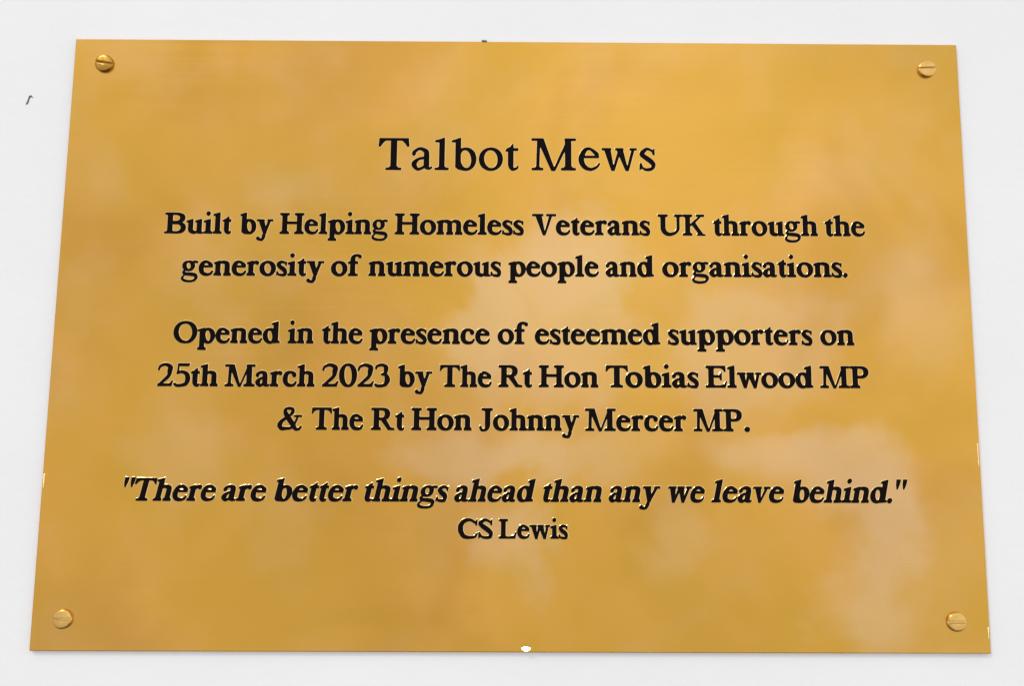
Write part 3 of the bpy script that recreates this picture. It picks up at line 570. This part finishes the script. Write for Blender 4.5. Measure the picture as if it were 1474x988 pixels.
    'Bw': '312,-15 415,-16 428,-13 436,-5 542,372 549,392 558,398 565,394 575,375 737,-5 748,-14 765,-17 852,-16 872,-10 881,12 1013,578 1019,592 1028,598 1082,601 1095,608 1099,622 1100,662 1099,678 1095,689 1085,695 1072,697 855,697 832,695 821,688 817,668 819,612 831,602 865,597 871,592 873,582 826,328 818,302 812,294 805,301 798,325 754,575 754,592 763,618 763,668 761,685 752,694 732,697 452,697 435,695 425,689 420,672 421,615 428,604 454,595 458,588 458,578 412,377 402,343 395,334 388,340 385,355 364,572 365,588 379,608 383,622 383,675 376,692 365,696 345,697 32,697 8,692 2,682 0,668 0,622 5,608 18,601 82,598 92,591 99,578 292,8 301,-8',
    'By': '214,-328 265,-328 298,-322 322,-314 348,-299 368,-283 404,-238 425,-192 453,-115 455,-95 446,-55 450,-35 471,22 501,62 500,98 504,115 669,578 676,592 688,598 775,600 792,605 799,618 800,662 798,682 792,692 772,697 545,697 525,696 514,692 507,675 507,625 510,608 521,592 521,578 452,395 445,382 438,378 432,381 425,398 382,575 380,592 383,672 381,685 375,692 352,697 32,697 15,695 4,688 0,675 0,635 1,618 5,608 22,600 85,598 95,593 103,582 304,55 310,28 305,8 265,-98 265,-112 275,-128 273,-142 235,-202 225,-206 215,-205 178,-191 169,-182 148,-145 122,-125 98,-118 72,-118 55,-122 38,-131 15,-155 7,-172 2,-192 2,-235 8,-253 18,-269 35,-285 52,-295 125,-314',
    'TM': '632,-18 731,-20 745,-17 755,-8 1005,517 1025,554 1035,563 1038,561 1041,551 1046,482 1048,139 1044,128 1036,118 998,83 981,78 938,76 925,69 921,62 920,45 921,18 924,8 935,2 958,0 1361,0 1375,2 1385,8 1389,22 1390,52 1387,65 1382,72 1371,76 1321,77 1305,82 1290,92 1263,118 1255,130 1251,142 1247,188 1243,808 1240,862 1241,905 1244,915 1251,921 1268,923 1365,924 1382,928 1389,942 1390,968 1388,985 1381,996 1371,999 1358,1000 1061,1000 1045,998 1034,992 1030,978 1030,948 1040,902 1041,828 1038,812 728,128 720,115 711,110 702,118 693,138 396,955 381,990 369,998 348,1000 28,1000 14,998 4,992 0,978 0,948 2,935 8,928 25,924 161,922 169,918 174,912 176,892 173,742 170,705 170,628 167,592 166,518 163,482 163,408 160,372 160,295 157,258 156,185 152,135 149,125 143,115 119,92 105,82 85,77 31,76 17,72 12,65 10,52 10,22 14,8 24,2 38,0 348,0 368,3 377,12 380,25 379,55 377,65 372,72 361,76 311,77 295,82 281,91 265,107 257,118 254,128 263,462 266,498 267,568 270,605 270,675 275,705 281,714 291,705 305,678 611,2 620,-12',
    'TT': '251,2 705,0 722,2 732,8 736,22 737,52 734,65 729,72 715,76 662,77 642,82 627,92 600,118 592,130 588,142 588,905 595,916 608,920 722,920 742,916 792,873 836,828 899,738 908,733 918,730 961,732 971,738 974,755 957,905 956,978 954,988 948,996 938,999 922,1000 52,1000 32,998 21,992 17,978 16,908 0,755 3,738 12,732 55,730 65,733 75,738 137,828 182,873 232,916 252,920 365,920 378,916 385,905 386,142 382,130 373,118 346,92 332,82 315,77 255,76 242,69 237,55 238,18 242,8',
    'Ta': '189,-18 228,-19 274,-8 314,8 401,52 411,55 423,52 458,26 484,17 514,13 588,15 611,23 628,35 650,62 657,78 657,92 653,102 644,110 634,114 624,115 614,112 591,93 581,89 568,93 561,105 559,462 554,545 548,572 538,595 525,615 509,632 491,646 464,662 394,692 328,711 281,716 238,712 201,700 144,672 68,621 41,596 23,568 11,525 9,505 13,488 19,475 31,461 44,453 61,448 81,447 98,452 114,462 128,478 135,498 139,535 151,553 191,588 218,608 241,620 261,624 288,619 328,596 368,563 384,545 389,535 390,522 382,438 379,428 374,424 361,418 288,406 234,393 194,379 128,347 78,316 48,292 23,262 7,228 0,198 2,158 15,122 34,88 66,52 108,18 148,-5;224,72 211,76 197,92 181,122 169,158 167,178 168,195 186,235 220,282 238,299 258,312 281,322 311,330 358,338 374,335 380,328 383,312 383,165 378,144 368,132 354,122 301,96 254,77',
    'Tb': '419,-18 471,-20 511,-16 544,-8 584,5 621,23 649,42 681,68 705,95 728,125 745,155 762,192 776,235 789,318 789,372 785,408 777,452 765,492 731,561 711,588 684,619 651,647 621,667 584,685 548,697 518,704 478,709 434,710 401,706 368,699 318,684 311,683 304,687 300,695 299,708 299,995 294,1009 288,1013 278,1013 221,998 111,956 11,935 4,929 1,922 0,888 4,878 18,870 111,862 121,855 126,842 123,782 123,115 125,92 131,84 151,71 178,42 211,24 258,11;474,68 434,79 414,88 394,104 367,132 344,165 324,205 308,245 300,282 299,475 301,492 306,512 326,555 354,590 384,612 401,618 421,622 438,622 458,618 494,602 529,572 556,538 582,492 599,448 614,392 622,328 622,282 615,225 603,182 586,142 564,111 534,84 504,71',
    'Te': '320,-15 371,-18 428,-12 458,-3 491,11 551,43 591,71 621,102 669,178 674,192 675,202 670,218 659,228 645,232 630,228 611,213 566,155 541,133 471,95 438,83 411,77 388,77 368,81 338,90 311,103 271,128 233,168 203,222 181,292 176,322 177,358 179,372 188,380 211,383 621,384 638,388 646,402 645,425 635,455 636,492 632,512 615,545 586,575 491,648 418,692 388,705 358,714 331,719 298,721 241,714 191,695 151,668 123,642 107,622 64,555 27,472 6,398 1,362 0,328 10,265 31,205 65,143 113,82 147,52 195,21 255,-2;215,458 205,465 205,482 224,532 244,568 264,595 282,612 305,625 328,631 345,630 361,623 401,593 431,563 486,502 505,478 509,468 505,460 488,457',
    'Tl': '14,2 418,0 438,4 445,15 446,55 444,65 439,72 425,76 371,77 355,82 341,91 321,111 314,122 311,132 310,985 307,1005 298,1013 281,1012 238,1000 121,956 18,937 7,932 1,922 0,888 8,874 18,871 38,868 121,862 128,858 133,852 137,832 133,788 132,132 130,122 124,112 88,81 71,77 18,76 5,69 0,55 0,18 5,8',
    'To': '340,-18 411,-19 458,-14 495,-5 558,18 585,32 618,54 663,92 688,122 708,152 740,218 754,278 759,318 760,362 751,432 742,465 730,495 712,532 695,558 655,606 621,634 585,658 551,676 515,690 451,705 408,709 365,710 295,702 251,692 218,680 161,650 135,632 101,603 58,548 41,518 23,478 13,448 5,412 0,372 0,325 10,255 19,222 32,188 51,152 72,122 100,88 128,64 188,24 215,12 255,-3 295,-12;375,68 335,78 303,95 267,122 237,155 209,198 190,242 176,295 170,338 170,402 175,438 191,488 212,532 241,570 275,597 311,615 335,621 355,623 391,621 435,607 478,580 509,552 542,505 567,455 583,398 590,352 589,285 580,235 560,182 533,138 501,105 461,80 418,68',
    'Ts': '214,-18 290,-20 334,-15 387,-1 407,8 427,21 445,35 460,53 475,75 487,98 501,145 502,192 495,222 480,252 457,285 424,322 359,378 168,505 160,515 159,525 233,615 250,626 270,628 294,622 317,612 357,590 377,575 391,555 409,498 417,485 427,479 444,475 460,474 470,477 478,488 479,525 475,565 475,668 472,682 467,687 460,686 454,682 420,648 410,643 404,643 394,647 334,686 287,707 267,712 244,715 204,709 177,699 147,683 114,660 70,626 47,606 32,588 18,568 9,548 3,518 5,488 17,458 39,428 88,385 187,310 290,236 349,185 361,172 368,158 369,142 363,118 352,102 337,91 304,78 257,68 220,65 190,68 147,83 130,95 117,108 104,128 72,208 64,222 54,228 37,230 23,228 14,222 9,212 6,175 0,22 4,8 10,5 17,7 64,43 74,48 80,48 90,43 124,17 150,1 180,-11',
    'Tt': '219,-18 248,-19 295,-8 338,6 381,28 398,43 410,62 416,82 418,115 416,128 410,138 398,144 388,145 379,142 372,136 352,99 335,88 305,79 275,75 262,81 256,92 253,132 257,185 258,588 264,598 275,603 382,603 398,606 405,611 408,618 410,662 405,682 395,688 278,690 262,695 257,702 254,715 252,808 248,818 238,823 218,818 202,808 148,739 133,725 88,698 47,685 32,662 5,639 1,628 0,615 1,595 8,584 22,580 65,578 75,572 79,562 80,182 82,168 101,98 123,55 155,15 188,-8',
    'Tw': '312,-15 388,-16 401,-12 410,-2 534,392 542,408 545,412 551,414 559,408 568,391 737,-5 748,-14 765,-17 828,-16 838,-14 845,-9 855,15 1017,608 1022,618 1031,625 1081,627 1095,634 1099,645 1100,662 1099,678 1095,689 1088,694 1075,696 901,697 878,695 868,688 864,678 863,662 864,645 868,635 878,628 911,623 918,615 918,605 812,188 805,168 798,161 795,162 789,168 781,190 678,598 676,615 682,642 683,668 681,682 675,692 655,697 451,697 435,695 424,688 420,672 422,638 431,629 458,625 471,616 488,580 490,558 388,214 378,186 372,178 368,178 361,187 355,215 290,598 289,615 302,645 303,675 299,688 288,695 271,697 28,697 15,695 7,692 2,685 0,672 1,645 5,634 18,627 71,625 81,619 88,608 292,8 301,-8'}
# line, outline set, x scale, y scale (mm per unit), slant, text, then x and baseline z of every letter in mm
WORDS = [
    (0, 'T', 0.10647, 0.1115, 0, 'Talbot', [-46.25, -35.09, -27.29, -21.75, -12.55, -3.66], [55.17, 55.22, 55.25, 55.27, 55.31, 55.35]),
    (0, 'T', 0.10798, 0.1115, 0, 'Mews', [5.02, 20.84, 28.62, 41.3], [55.39, 55.46, 55.49, 55.55]),
    (1, 'B', 0.07156, 0.072, 0, 'Built', [-116.28, -109.05, -103.33, -100.25, -97.18], [32.95, 32.96, 32.97, 32.97, 32.98]),
    (1, 'B', 0.06918, 0.072, 0, 'by', [-91.35, -85.83], [32.99, 32.99]),
    (1, 'B', 0.07009, 0.072, 0, 'Helping', [-78.18, -70.05, -65.24, -62.23, -56.41, -53.4, -47.73], [33.01, 33.02, 33.03, 33.03, 33.04, 33.05, 33.05]),
    (1, 'B', 0.07194, 0.072, 0, 'Homeless', [-40.13, -31.79, -26.25, -17.48, -12.55, -9.46, -4.52, -0.84], [33.07, 33.08, 33.09, 33.1, 33.11, 33.11, 33.12, 33.13]),
    (1, 'B', 0.07205, 0.072, 0, 'Veterans', [5.39, 13.31, 18.25, 21.37, 26.32, 30.44, 35.26, 41.09], [33.14, 33.15, 33.16, 33.16, 33.17, 33.18, 33.18, 33.19]),
    (1, 'B', 0.06696, 0.072, 0, 'UK', [47.19, 55.52], [33.2, 33.22]),
    (1, 'B', 0.07008, 0.072, 0, 'through', [65.57, 68.6, 74.35, 78.37, 83.76, 89.37, 94.84], [33.23, 33.24, 33.24, 33.25, 33.26, 33.27, 33.28]),
    (1, 'B', 0.07031, 0.072, 0, 'the', [102.67, 105.71, 111.48], [33.29, 33.29, 33.3]),
    (2, 'B', 0.07251, 0.072, 0, 'generosity', [-109.9, -104.23, -99.26, -93.39, -88.42, -84.26, -78.68, -74.97, -71.86, -68.72], [18.79, 18.81, 18.82, 18.84, 18.85, 18.86, 18.87, 18.88, 18.89, 18.9]),
    (2, 'B', 0.07231, 0.072, 0, 'of', [-60.73, -55.16], [18.92, 18.93]),
    (2, 'B', 0.07099, 0.072, 0, 'numerous', [-48.33, -42.58, -36.9, -28.25, -23.38, -19.31, -13.84, -8.17], [18.95, 18.97, 18.98, 19.0, 19.02, 19.03, 19.04, 19.06]),
    (2, 'B', 0.07086, 0.072, 0, 'people', [-2.27, 3.61, 8.47, 13.92, 19.8, 22.85], [19.07, 19.09, 19.1, 19.11, 19.13, 19.14]),
    (2, 'B', 0.07019, 0.072, 0, 'and', [29.82, 34.5, 40.19], [19.16, 19.17, 19.18]),
    (2, 'B', 0.07317, 0.072, 0, 'organisations.', [48.48, 54.11, 58.31, 64.03, 68.91, 74.83, 77.98, 81.72, 86.61, 89.77, 92.92, 98.55, 104.47, 108.22], [19.2, 19.22, 19.23, 19.25, 19.26, 19.27, 19.28, 19.29, 19.3, 19.31, 19.32, 19.34, 19.35, 19.36]),
    (3, 'B', 0.07047, 0.072, 0, 'Opened', [-111.23, -103.34, -97.49, -92.66, -86.95, -82.12], [-3.63, -3.62, -3.61, -3.6, -3.6, -3.59]),
    (3, 'B', 0.06912, 0.072, 0, 'in', [-73.97, -71.0], [-3.58, -3.57]),
    (3, 'B', 0.06976, 0.072, 0, 'the', [-62.92, -59.91, -54.19], [-3.56, -3.56, -3.55]),
    (3, 'B', 0.07249, 0.072, 0, 'presence', [-47.39, -41.37, -37.22, -32.25, -28.54, -23.57, -17.7, -12.88], [-3.54, -3.53, -3.52, -3.52, -3.51, -3.51, -3.5, -3.49]),
    (3, 'B', 0.07128, 0.072, 0, 'of', [-5.55, -0.07], [-3.48, -3.47]),
    (3, 'B', 0.07201, 0.072, 0, 'esteemed', [6.58, 11.51, 15.2, 18.31, 23.25, 28.19, 36.97, 41.91], [-3.46, -3.46, -3.45, -3.45, -3.44, -3.43, -3.42, -3.42]),
    (3, 'B', 0.07278, 0.072, 0, 'supporters', [50.12, 53.84, 59.66, 65.71, 71.75, 77.35, 81.52, 84.67, 89.66, 93.83], [-3.4, -3.4, -3.39, -3.38, -3.37, -3.37, -3.36, -3.36, -3.35, -3.34]),
    (3, 'B', 0.07153, 0.072, 0, 'on', [99.99, 105.49], [-3.33, -3.33]),
    (4, 'B', 0.0716, 0.072, 0, '25th', [-115.56, -110.31, -104.81, -101.71], [-17.76, -17.75, -17.74, -17.73]),
    (4, 'B', 0.07106, 0.072, 0, 'March', [-93.83, -83.88, -79.14, -75.06, -70.33], [-17.72, -17.7, -17.7, -17.69, -17.68]),
    (4, 'B', 0.07541, 0.072, 0, '2023', [-62.35, -56.83, -50.88, -45.36], [-17.67, -17.66, -17.65, -17.64]),
    (4, 'B', 0.0695, 0.072, 0, 'by', [-37.7, -32.15], [-17.62, -17.61]),
    (4, 'B', 0.06836, 0.072, 0, 'The', [-24.2, -17.48, -11.87], [-17.6, -17.59, -17.58]),
    (4, 'B', 0.073, 0.072, 0, 'Rt', [-5.11, 2.77], [-17.57, -17.56]),
    (4, 'B', 0.07103, 0.072, 0, 'Hon', [8.0, 16.24, 21.7], [-17.55, -17.53, -17.52]),
    (4, 'B', 0.07567, 0.072, 0, 'Tobias', [29.68, 36.07, 41.89, 47.94, 51.19, 56.24], [-17.51, -17.5, -17.49, -17.48, -17.47, -17.46]),
    (4, 'B', 0.07269, 0.072, 0, 'Elwood', [62.23, 69.3, 72.43, 80.28, 85.87, 91.47], [-17.45, -17.44, -17.44, -17.42, -17.41, -17.4]),
    (4, 'B', 0.07029, 0.072, 0, 'MP', [99.38, 109.22], [-17.39, -17.37]),
    (5, 'B', 0.07324, 0.072, 0, '&', [-76.14], [-31.63]),
    (5, 'B', 0.06781, 0.072, 0, 'The', [-65.22, -58.55, -52.99], [-31.63, -31.63, -31.62]),
    (5, 'B', 0.07168, 0.072, 0, 'Rt', [-46.02, -38.28], [-31.62, -31.62]),
    (5, 'B', 0.07137, 0.072, 0, 'Hon', [-33.01, -24.74, -19.24], [-31.62, -31.61, -31.61]),
    (5, 'B', 0.0696, 0.072, 0, 'Johnny', [-11.14, -6.74, -1.38, 4.33, 9.96, 15.59], [-31.61, -31.61, -31.61, -31.6, -31.6, -31.6]),
    (5, 'B', 0.07172, 0.072, 0, 'Mercer', [22.98, 33.02, 37.94, 42.05, 46.82, 51.74], [-31.6, -31.59, -31.59, -31.59, -31.59, -31.59]),
    (5, 'B', 0.06903, 0.072, 0, 'MP', [58.02, 67.69], [-31.59, -31.58]),
    (5, 'B', 0.08405, 0.072, 0, '.', [74.43], [-31.58]),
    (6, 'B', 0.07108, 0.072, 0.21, '"There', [-125.35, -121.77, -114.78, -108.95, -104.08, -100.0], [-54.4, -54.39, -54.39, -54.38, -54.38, -54.37]),
    (6, 'B', 0.07325, 0.072, 0.21, 'are', [-93.21, -88.32, -84.12], [-54.37, -54.36, -54.36]),
    (6, 'B', 0.07351, 0.072, 0.21, 'better', [-76.78, -70.9, -65.86, -62.68, -59.5, -54.45], [-54.35, -54.35, -54.34, -54.34, -54.34, -54.33]),
    (6, 'B', 0.07135, 0.072, 0.21, 'things', [-48.21, -45.13, -39.28, -36.21, -30.43, -24.86], [-54.33, -54.33, -54.32, -54.32, -54.31, -54.31]),
    (6, 'B', 0.06971, 0.072, 0.21, 'ahead', [-19.08, -14.43, -8.71, -3.93, 0.72], [-54.3, -54.3, -54.29, -54.29, -54.28]),
    (6, 'B', 0.07127, 0.072, 0.21, 'than', [8.75, 11.83, 17.68, 22.44], [-54.28, -54.27, -54.27, -54.26]),
    (6, 'B', 0.07005, 0.072, 0.21, 'any', [30.23, 34.9, 40.57], [-54.26, -54.25, -54.25]),
    (6, 'B', 0.0691, 0.072, 0.21, 'we', [48.66, 56.13], [-54.24, -54.23]),
    (6, 'B', 0.07276, 0.072, 0.21, 'leave', [63.3, 66.43, 71.42, 75.84, 81.3], [-54.23, -54.23, -54.22, -54.22, -54.21]),
    (6, 'B', 0.07083, 0.072, 0.21, 'behind.', [88.67, 94.33, 99.19, 105.0, 108.04, 113.78, 119.51], [-54.2, -54.2, -54.2, -54.19, -54.19, -54.18, -54.18]),
    (6, 'B', 0.07272, 0.072, 0.21, '"', [121.38], [-54.18]),
    (7, 'B', 0.06581, 0.0615, 0, 'CS', [-17.43, -10.97], [-65.84, -65.83]),
    (7, 'B', 0.06002, 0.0615, 0, 'Lewis', [-4.45, 1.39, 5.32, 11.98, 14.56], [-65.83, -65.82, -65.81, -65.8, -65.8])]

LOOPS = {k: [[tuple(int(v) / 10.0 for v in p.split(',')) for p in lp.split()] for lp in s.split(';')]
         for k, s in GLYPHS.items()}
# cut edge of the brass, then the domed paint: (outset mm, height above the plate mm)
PROFILE = [(0.20, -0.02), (0.12, 0.02), (0.03, 0.065), (0.01, 0.08), (-0.06, 0.13), (-0.16, 0.155)]


def loop_area(lp):
    return 0.5 * sum(lp[i - 1].x * lp[i].y - lp[i].x * lp[i - 1].y for i in range(len(lp)))


def inside(p, lp):
    odd = False
    for i in range(len(lp)):
        a, b = lp[i - 1], lp[i]
        if (a.y > p.y) != (b.y > p.y) and p.x < a.x + (p.y - a.y) * (b.x - a.x) / (b.y - a.y):
            odd = not odd
    return odd


def add_letter(vs, fs, mt, sm, key, sx, sy, slant, ox, oz, lift):
    loops = [[(ox + sx * x + slant * sy * y, oz + sy * y) for x, y in lp] for lp in LOOPS[key]]
    tops, base = [], []
    for lp in loops:
        n, b = len(lp), len(vs)
        for r, (d, h) in enumerate(PROFILE):
            for x, z in offset(lp, -d):
                vs.append((x * MM, (FRONT - h - lift) * MM, z * MM))
        for r in range(len(PROFILE) - 1):
            for i in range(n):
                j = (i + 1) % n
                fs.append((b + r * n + i, b + r * n + j, b + (r + 1) * n + j, b + (r + 1) * n + i))
                mt.append(0 if r < 2 else 1)
                sm.append(True)
        t = b + (len(PROFILE) - 1) * n
        tops.append([Vector((vs[t + i][0] / MM, vs[t + i][2] / MM, 0)) for i in range(n)])
        base += list(range(t, t + n))
    start = [0]
    for tp in tops:
        start.append(start[-1] + len(tp))
    outer = [i for i, tp in enumerate(tops) if loop_area(tp) > 0]
    for o_ in outer:
        grp = [o_] + [i for i, tp in enumerate(tops) if i not in outer and inside(tp[0], tops[o_])]
        flat = [v for i in grp for v in tops[i]]
        idx = [base[start[i] + q] for i in grp for q in range(len(tops[i]))]
        for tri in tessellate_polygon([tops[i] for i in grp]):
            a, b_, c = (flat[i] for i in tri)
            if (b_.x - a.x) * (c.y - a.y) - (c.x - a.x) * (b_.y - a.y) < 0:
                tri = tri[::-1]
            fs.append(tuple(idx[i] for i in tri))
            mt.append(1)
            sm.append(True)


LINE_LABEL = ['large title line in lighter black serif letters', 'first line of the upper bold paragraph',
              'second line of the upper bold paragraph', 'first line of the middle bold paragraph',
              'dated second line of the middle bold paragraph', 'third line of the middle paragraph, opening with an ampersand',
              'slanted quotation line', 'smallest line, crediting the quotation']
for li in range(8):
    vs, fs, mt, sm = [], [], [], []
    for (wl_, kind, sx, sy, sl, txt, xs, zs) in WORDS:
        if wl_ != li:
            continue
        for q, ch in enumerate(txt):
            add_letter(vs, fs, mt, sm, kind + ch, sx, sy, sl, xs[q], zs[q], 0.006 * (q % 3))
    o = link('inscription_line', vs, fs, [M_RIM, M_BLACK], plaque, mt, sm)
    o['label'] = LINE_LABEL[li]


# ------------------------------------------------------------------ screws
def screw_bm(R=3.05, H=1.55, slot=0.42, deep=0.75):
    """slotted raised-head screw, axis along -Y, head face towards the viewer"""
    bm = bmesh.new()
    prof = [(R, 0.0), (R, H * 0.45), (R * 0.985, H * 0.60), (R * 0.955, H * 0.73), (R * 0.91, H * 0.83),
            (R * 0.84, H * 0.90), (R * 0.66, H * 0.95), (R * 0.36, H * 0.99), (R * 0.12, H * 1.0)]
    seg = 56
    rings = []
    for r, h in prof:
        rings.append([bm.verts.new((r * math.cos(2 * math.pi * k / seg), -h, r * math.sin(2 * math.pi * k / seg)))
                      for k in range(seg)])
    for a, b in zip(rings, rings[1:]):
        for k in range(seg):
            j = (k + 1) % seg
            bm.faces.new((a[k], a[j], b[j], b[k]))
    bm.faces.new(rings[-1])
    bm.faces.new(rings[0][::-1])
    bm.normal_update()
    return bm


def cutter(slot, deep, H, R):
    bm = bmesh.new()
    bmesh.ops.create_cube(bm, size=1.0)
    for v in bm.verts:
        v.co = Vector((v.co.x * R * 2.6, -H + deep / 2 * 0 + v.co.y * 2 * deep, v.co.z * slot * 2))
    return bm


def build_screw(x, z, turn, slot, label, mat):
    R, H, deep = 3.05, 1.4, 0.85
    head_me, cut_me = bpy.data.meshes.new('screw'), bpy.data.meshes.new('slot_cut')
    b = screw_bm(R, H)
    b.to_mesh(head_me)
    b.free()
    b = cutter(slot, deep, H, R)
    b.to_mesh(cut_me)
    b.free()
    ho, co = bpy.data.objects.new('screw', head_me), bpy.data.objects.new('slot_cut', cut_me)
    C.objects.link(ho)
    C.objects.link(co)
    md = ho.modifiers.new('slot', 'BOOLEAN')
    md.operation, md.object, md.solver = 'DIFFERENCE', co, 'EXACT'
    bpy.context.view_layer.update()
    ev = ho.evaluated_get(bpy.context.evaluated_depsgraph_get())
    me = bpy.data.meshes.new_from_object(ev)
    ho.modifiers.clear()
    bpy.data.objects.remove(co)
    bm = bmesh.new()
    bm.from_mesh(me)
    edges = [e for e in bm.edges if len(e.link_faces) == 2 and e.calc_face_angle(0) > math.radians(50)
             and min(v.co.y for v in e.verts) < -0.5]
    bmesh.ops.bevel(bm, geom=edges, offset=0.07, segments=2, affect='EDGES', profile=0.5)
    for v in bm.verts:
        v.co *= MM
    for f in bm.faces:
        f.smooth = True
    for e in bm.edges:
        e.smooth = not (len(e.link_faces) == 2 and e.calc_face_angle(0) > math.radians(38))
    bm.to_mesh(me)
    bm.free()
    me.materials.clear()
    me.materials.append(mat)
    ho.data = me
    ho.parent = plaque
    ho.location = (x * MM, (FRONT + 0.05) * MM, z * MM)
    ho.rotation_euler = (0, turn, 0)
    ho['label'] = label
    return ho


for (x, z, turn, slot, lab) in [
    (-139.87, 91.87, 8, 0.42, 'darker tarnished screw with its slot tilted down to the right'),
    (139.45, 91.82, -3, 0.42, 'screw at the upper right corner of the plate'),
    (-140.36, -91.04, -4, 0.44, 'screw at the lower left corner with a glint in its slot'),
    (139.72, -91.04, -2, 0.44, 'screw at the lower right corner of the plate')]:
    build_screw(x, z, math.radians(turn), slot, lab, M_SCREW_DARK if 'darker' in lab else M_SCREW)


# ------------------------------------------------------------------ dark fleck on the wall
def build_mark():
    path = [(-166.18, 77.85, 0.08), (-165.90, 78.20, 0.27), (-165.65, 78.82, 0.29), (-165.45, 79.56, 0.24), (-165.27, 80.30, 0.27), (-165.05, 80.82, 0.33), (-164.73, 80.94, 0.26), (-164.37, 80.52, 0.15), (-164.11, 80.13, 0.05)]
    bm = bmesh.new()
    rings = []
    for i, (x, z, r) in enumerate(path):
        a = path[max(0, i - 1)]
        b = path[min(len(path) - 1, i + 1)]
        d = Vector((b[0] - a[0], 0, b[1] - a[1])).normalized()
        s = Vector((-d.z, 0, d.x))
        ring = []
        for k in range(10):
            t = 2 * math.pi * k / 10
            p = Vector((x, 0, z)) + s * (r * math.cos(t)) + Vector((0, -1, 0)) * (r * 0.55 * (math.sin(t) + 0.6))
            ring.append(bm.verts.new(p * MM))
        rings.append(ring)
    for a, b in zip(rings, rings[1:]):
        for k in range(10):
            j = (k + 1) % 10
            bm.faces.new((a[k], a[j], b[j], b[k]))
    bm.faces.new(rings[0][::-1])
    bm.faces.new(rings[-1])
    bmesh.ops.recalc_face_normals(bm, faces=bm.faces)
    for f in bm.faces:
        f.smooth = True
    me = bpy.data.meshes.new('wall_mark')
    bm.to_mesh(me)
    bm.free()
    me.materials.append(M_MARK)
    o = bpy.data.objects.new('wall_mark', me)
    C.objects.link(o)
    o['label'] = 'tiny dark grey hooked mark on the white wall left of the plaque'
    o['category'] = 'mark'


build_mark()


# ------------------------------------------------------------------ dark speck on the top edge of the sheet
def build_speck():
    bm = bmesh.new()
    bmesh.ops.create_icosphere(bm, subdivisions=3, radius=1.0)
    rnd = random.Random(7)
    for v in bm.verts:
        k = 1 + 0.25 * math.sin(5 * v.co.x + 2) * math.cos(4 * v.co.z + 1) + rnd.uniform(-0.05, 0.05)
        v.co = Vector((v.co.x * 0.95 * k, v.co.y * 0.5 * k, v.co.z * 0.42 * k + 0.22 * v.co.x * -0.3)) * MM
    for f in bm.faces:
        f.smooth = True
    me = bpy.data.meshes.new('dark_speck')
    bm.to_mesh(me)
    bm.free()
    me.materials.append(M_MARK)
    o = bpy.data.objects.new('dark_speck', me)
    C.objects.link(o)
    o.parent = plaque
    o.location = (-11.31 * MM, (FRONT + 0.15) * MM, (PH / 2 + 0.1) * MM)
    o['label'] = 'dark speck on the middle of the top edge'


build_speck()


# ------------------------------------------------------------------ small facets added on the edges to throw sun glints
def glint_facets(cx, cz, shapes, normal, label, mats):
    """small facets added at the sheet edge, tilted to glint in the sun; outlines in mm, all facing along normal"""
    nx, ny, nz = Vector(normal).normalized()
    vs, fs = [], []
    for outline in shapes:
        lift = [-(nx * x + nz * z) / ny for x, z in outline]     # towards the viewer is negative
        top = max(lift)
        b, n = len(vs), len(outline)
        for (x, z), d in zip(outline, lift):
            vs.append(((cx + x) * MM, (FRONT - 0.01 - (top - d)) * MM, (cz + z) * MM))
        for x, z in outline:
            vs.append(((cx + x) * MM, (FRONT + 0.3) * MM, (cz + z) * MM))
        fs.append(tuple(range(b, b + n)))
        for i in range(n):
            j = (i + 1) % n
            fs.append((b + j, b + i, b + n + i, b + n + j))
        fs.append(tuple(b + n + i for i in reversed(range(n))))
    o = link('edge_glint', vs, fs, mats, plaque, [min(i, len(mats) - 1) for i in range(len(shapes)) for _ in range(len(shapes[i]) + 2)])
    o['label'] = label
    return o


def glint_material(name, r0, r1):
    m, n, l, p = new_mat(name)
    p.inputs['Metallic'].default_value = 1.0
    p.inputs['Base Color'].default_value = (0.92, 0.74, 0.42, 1)
    co = n.new('ShaderNodeTexCoord').outputs['Object']
    a = noise(n, l, co, 700.0, 2.0)
    l.new(maprange(n, l, a.outputs['Fac'], 0.3, 0.7, r0, r1), p.inputs['Roughness'])
    return m


M_GLINT = glint_material('polished_glint', 0.12, 0.2)
M_GLINT_DULL = glint_material('dull_glint', 0.50, 0.72)
glint_facets(4.48, -PH / 2 + 0.3, [[(-1.5, 1.15), (-1.1, 0.75), (-0.5, 0.4), (0.0, 0.28), (0.5, 0.4), (1.05, 0.75), (1.45, 1.15), (0.8, 1.38), (0, 1.45), (-0.8, 1.38)]],
     (-0.237, -0.851, 0.468), 'added sun-glint facet in the middle of the bottom edge', [M_GLINT])


def steps(n, tall, wide):
    """a saw of narrow facets standing over each other, tapering downwards"""
    out = []
    for k in range(n):
        w = wide * (1.0 - 0.55 * k / n)
        z = (n / 2 - k - 1) * tall
        out.append([(-w * 0.5, z), (w * 0.4, z), (w * 0.5, z + tall * 0.96), (-w * 0.4, z + tall * 0.96)])
    return out


glint_facets(-PW / 2 + 0.66, -48.12, steps(8, 0.55, 0.5), (0.015, -0.905, 0.424), 'added sun-glint facets on the left edge', [M_GLINT_DULL])
glint_facets(PW / 2 - 0.72, -38.76, steps(14, 0.5, 0.36), (-0.479, -0.803, 0.354), 'long row of added sun-glint facets on the right edge', [M_GLINT_DULL])
glint_facets(PW / 2 - 0.66, -94.40, steps(7, 0.5, 0.3), (-0.461, -0.774, 0.433), 'short row of added sun-glint facets near the lower right corner', [M_GLINT_DULL])
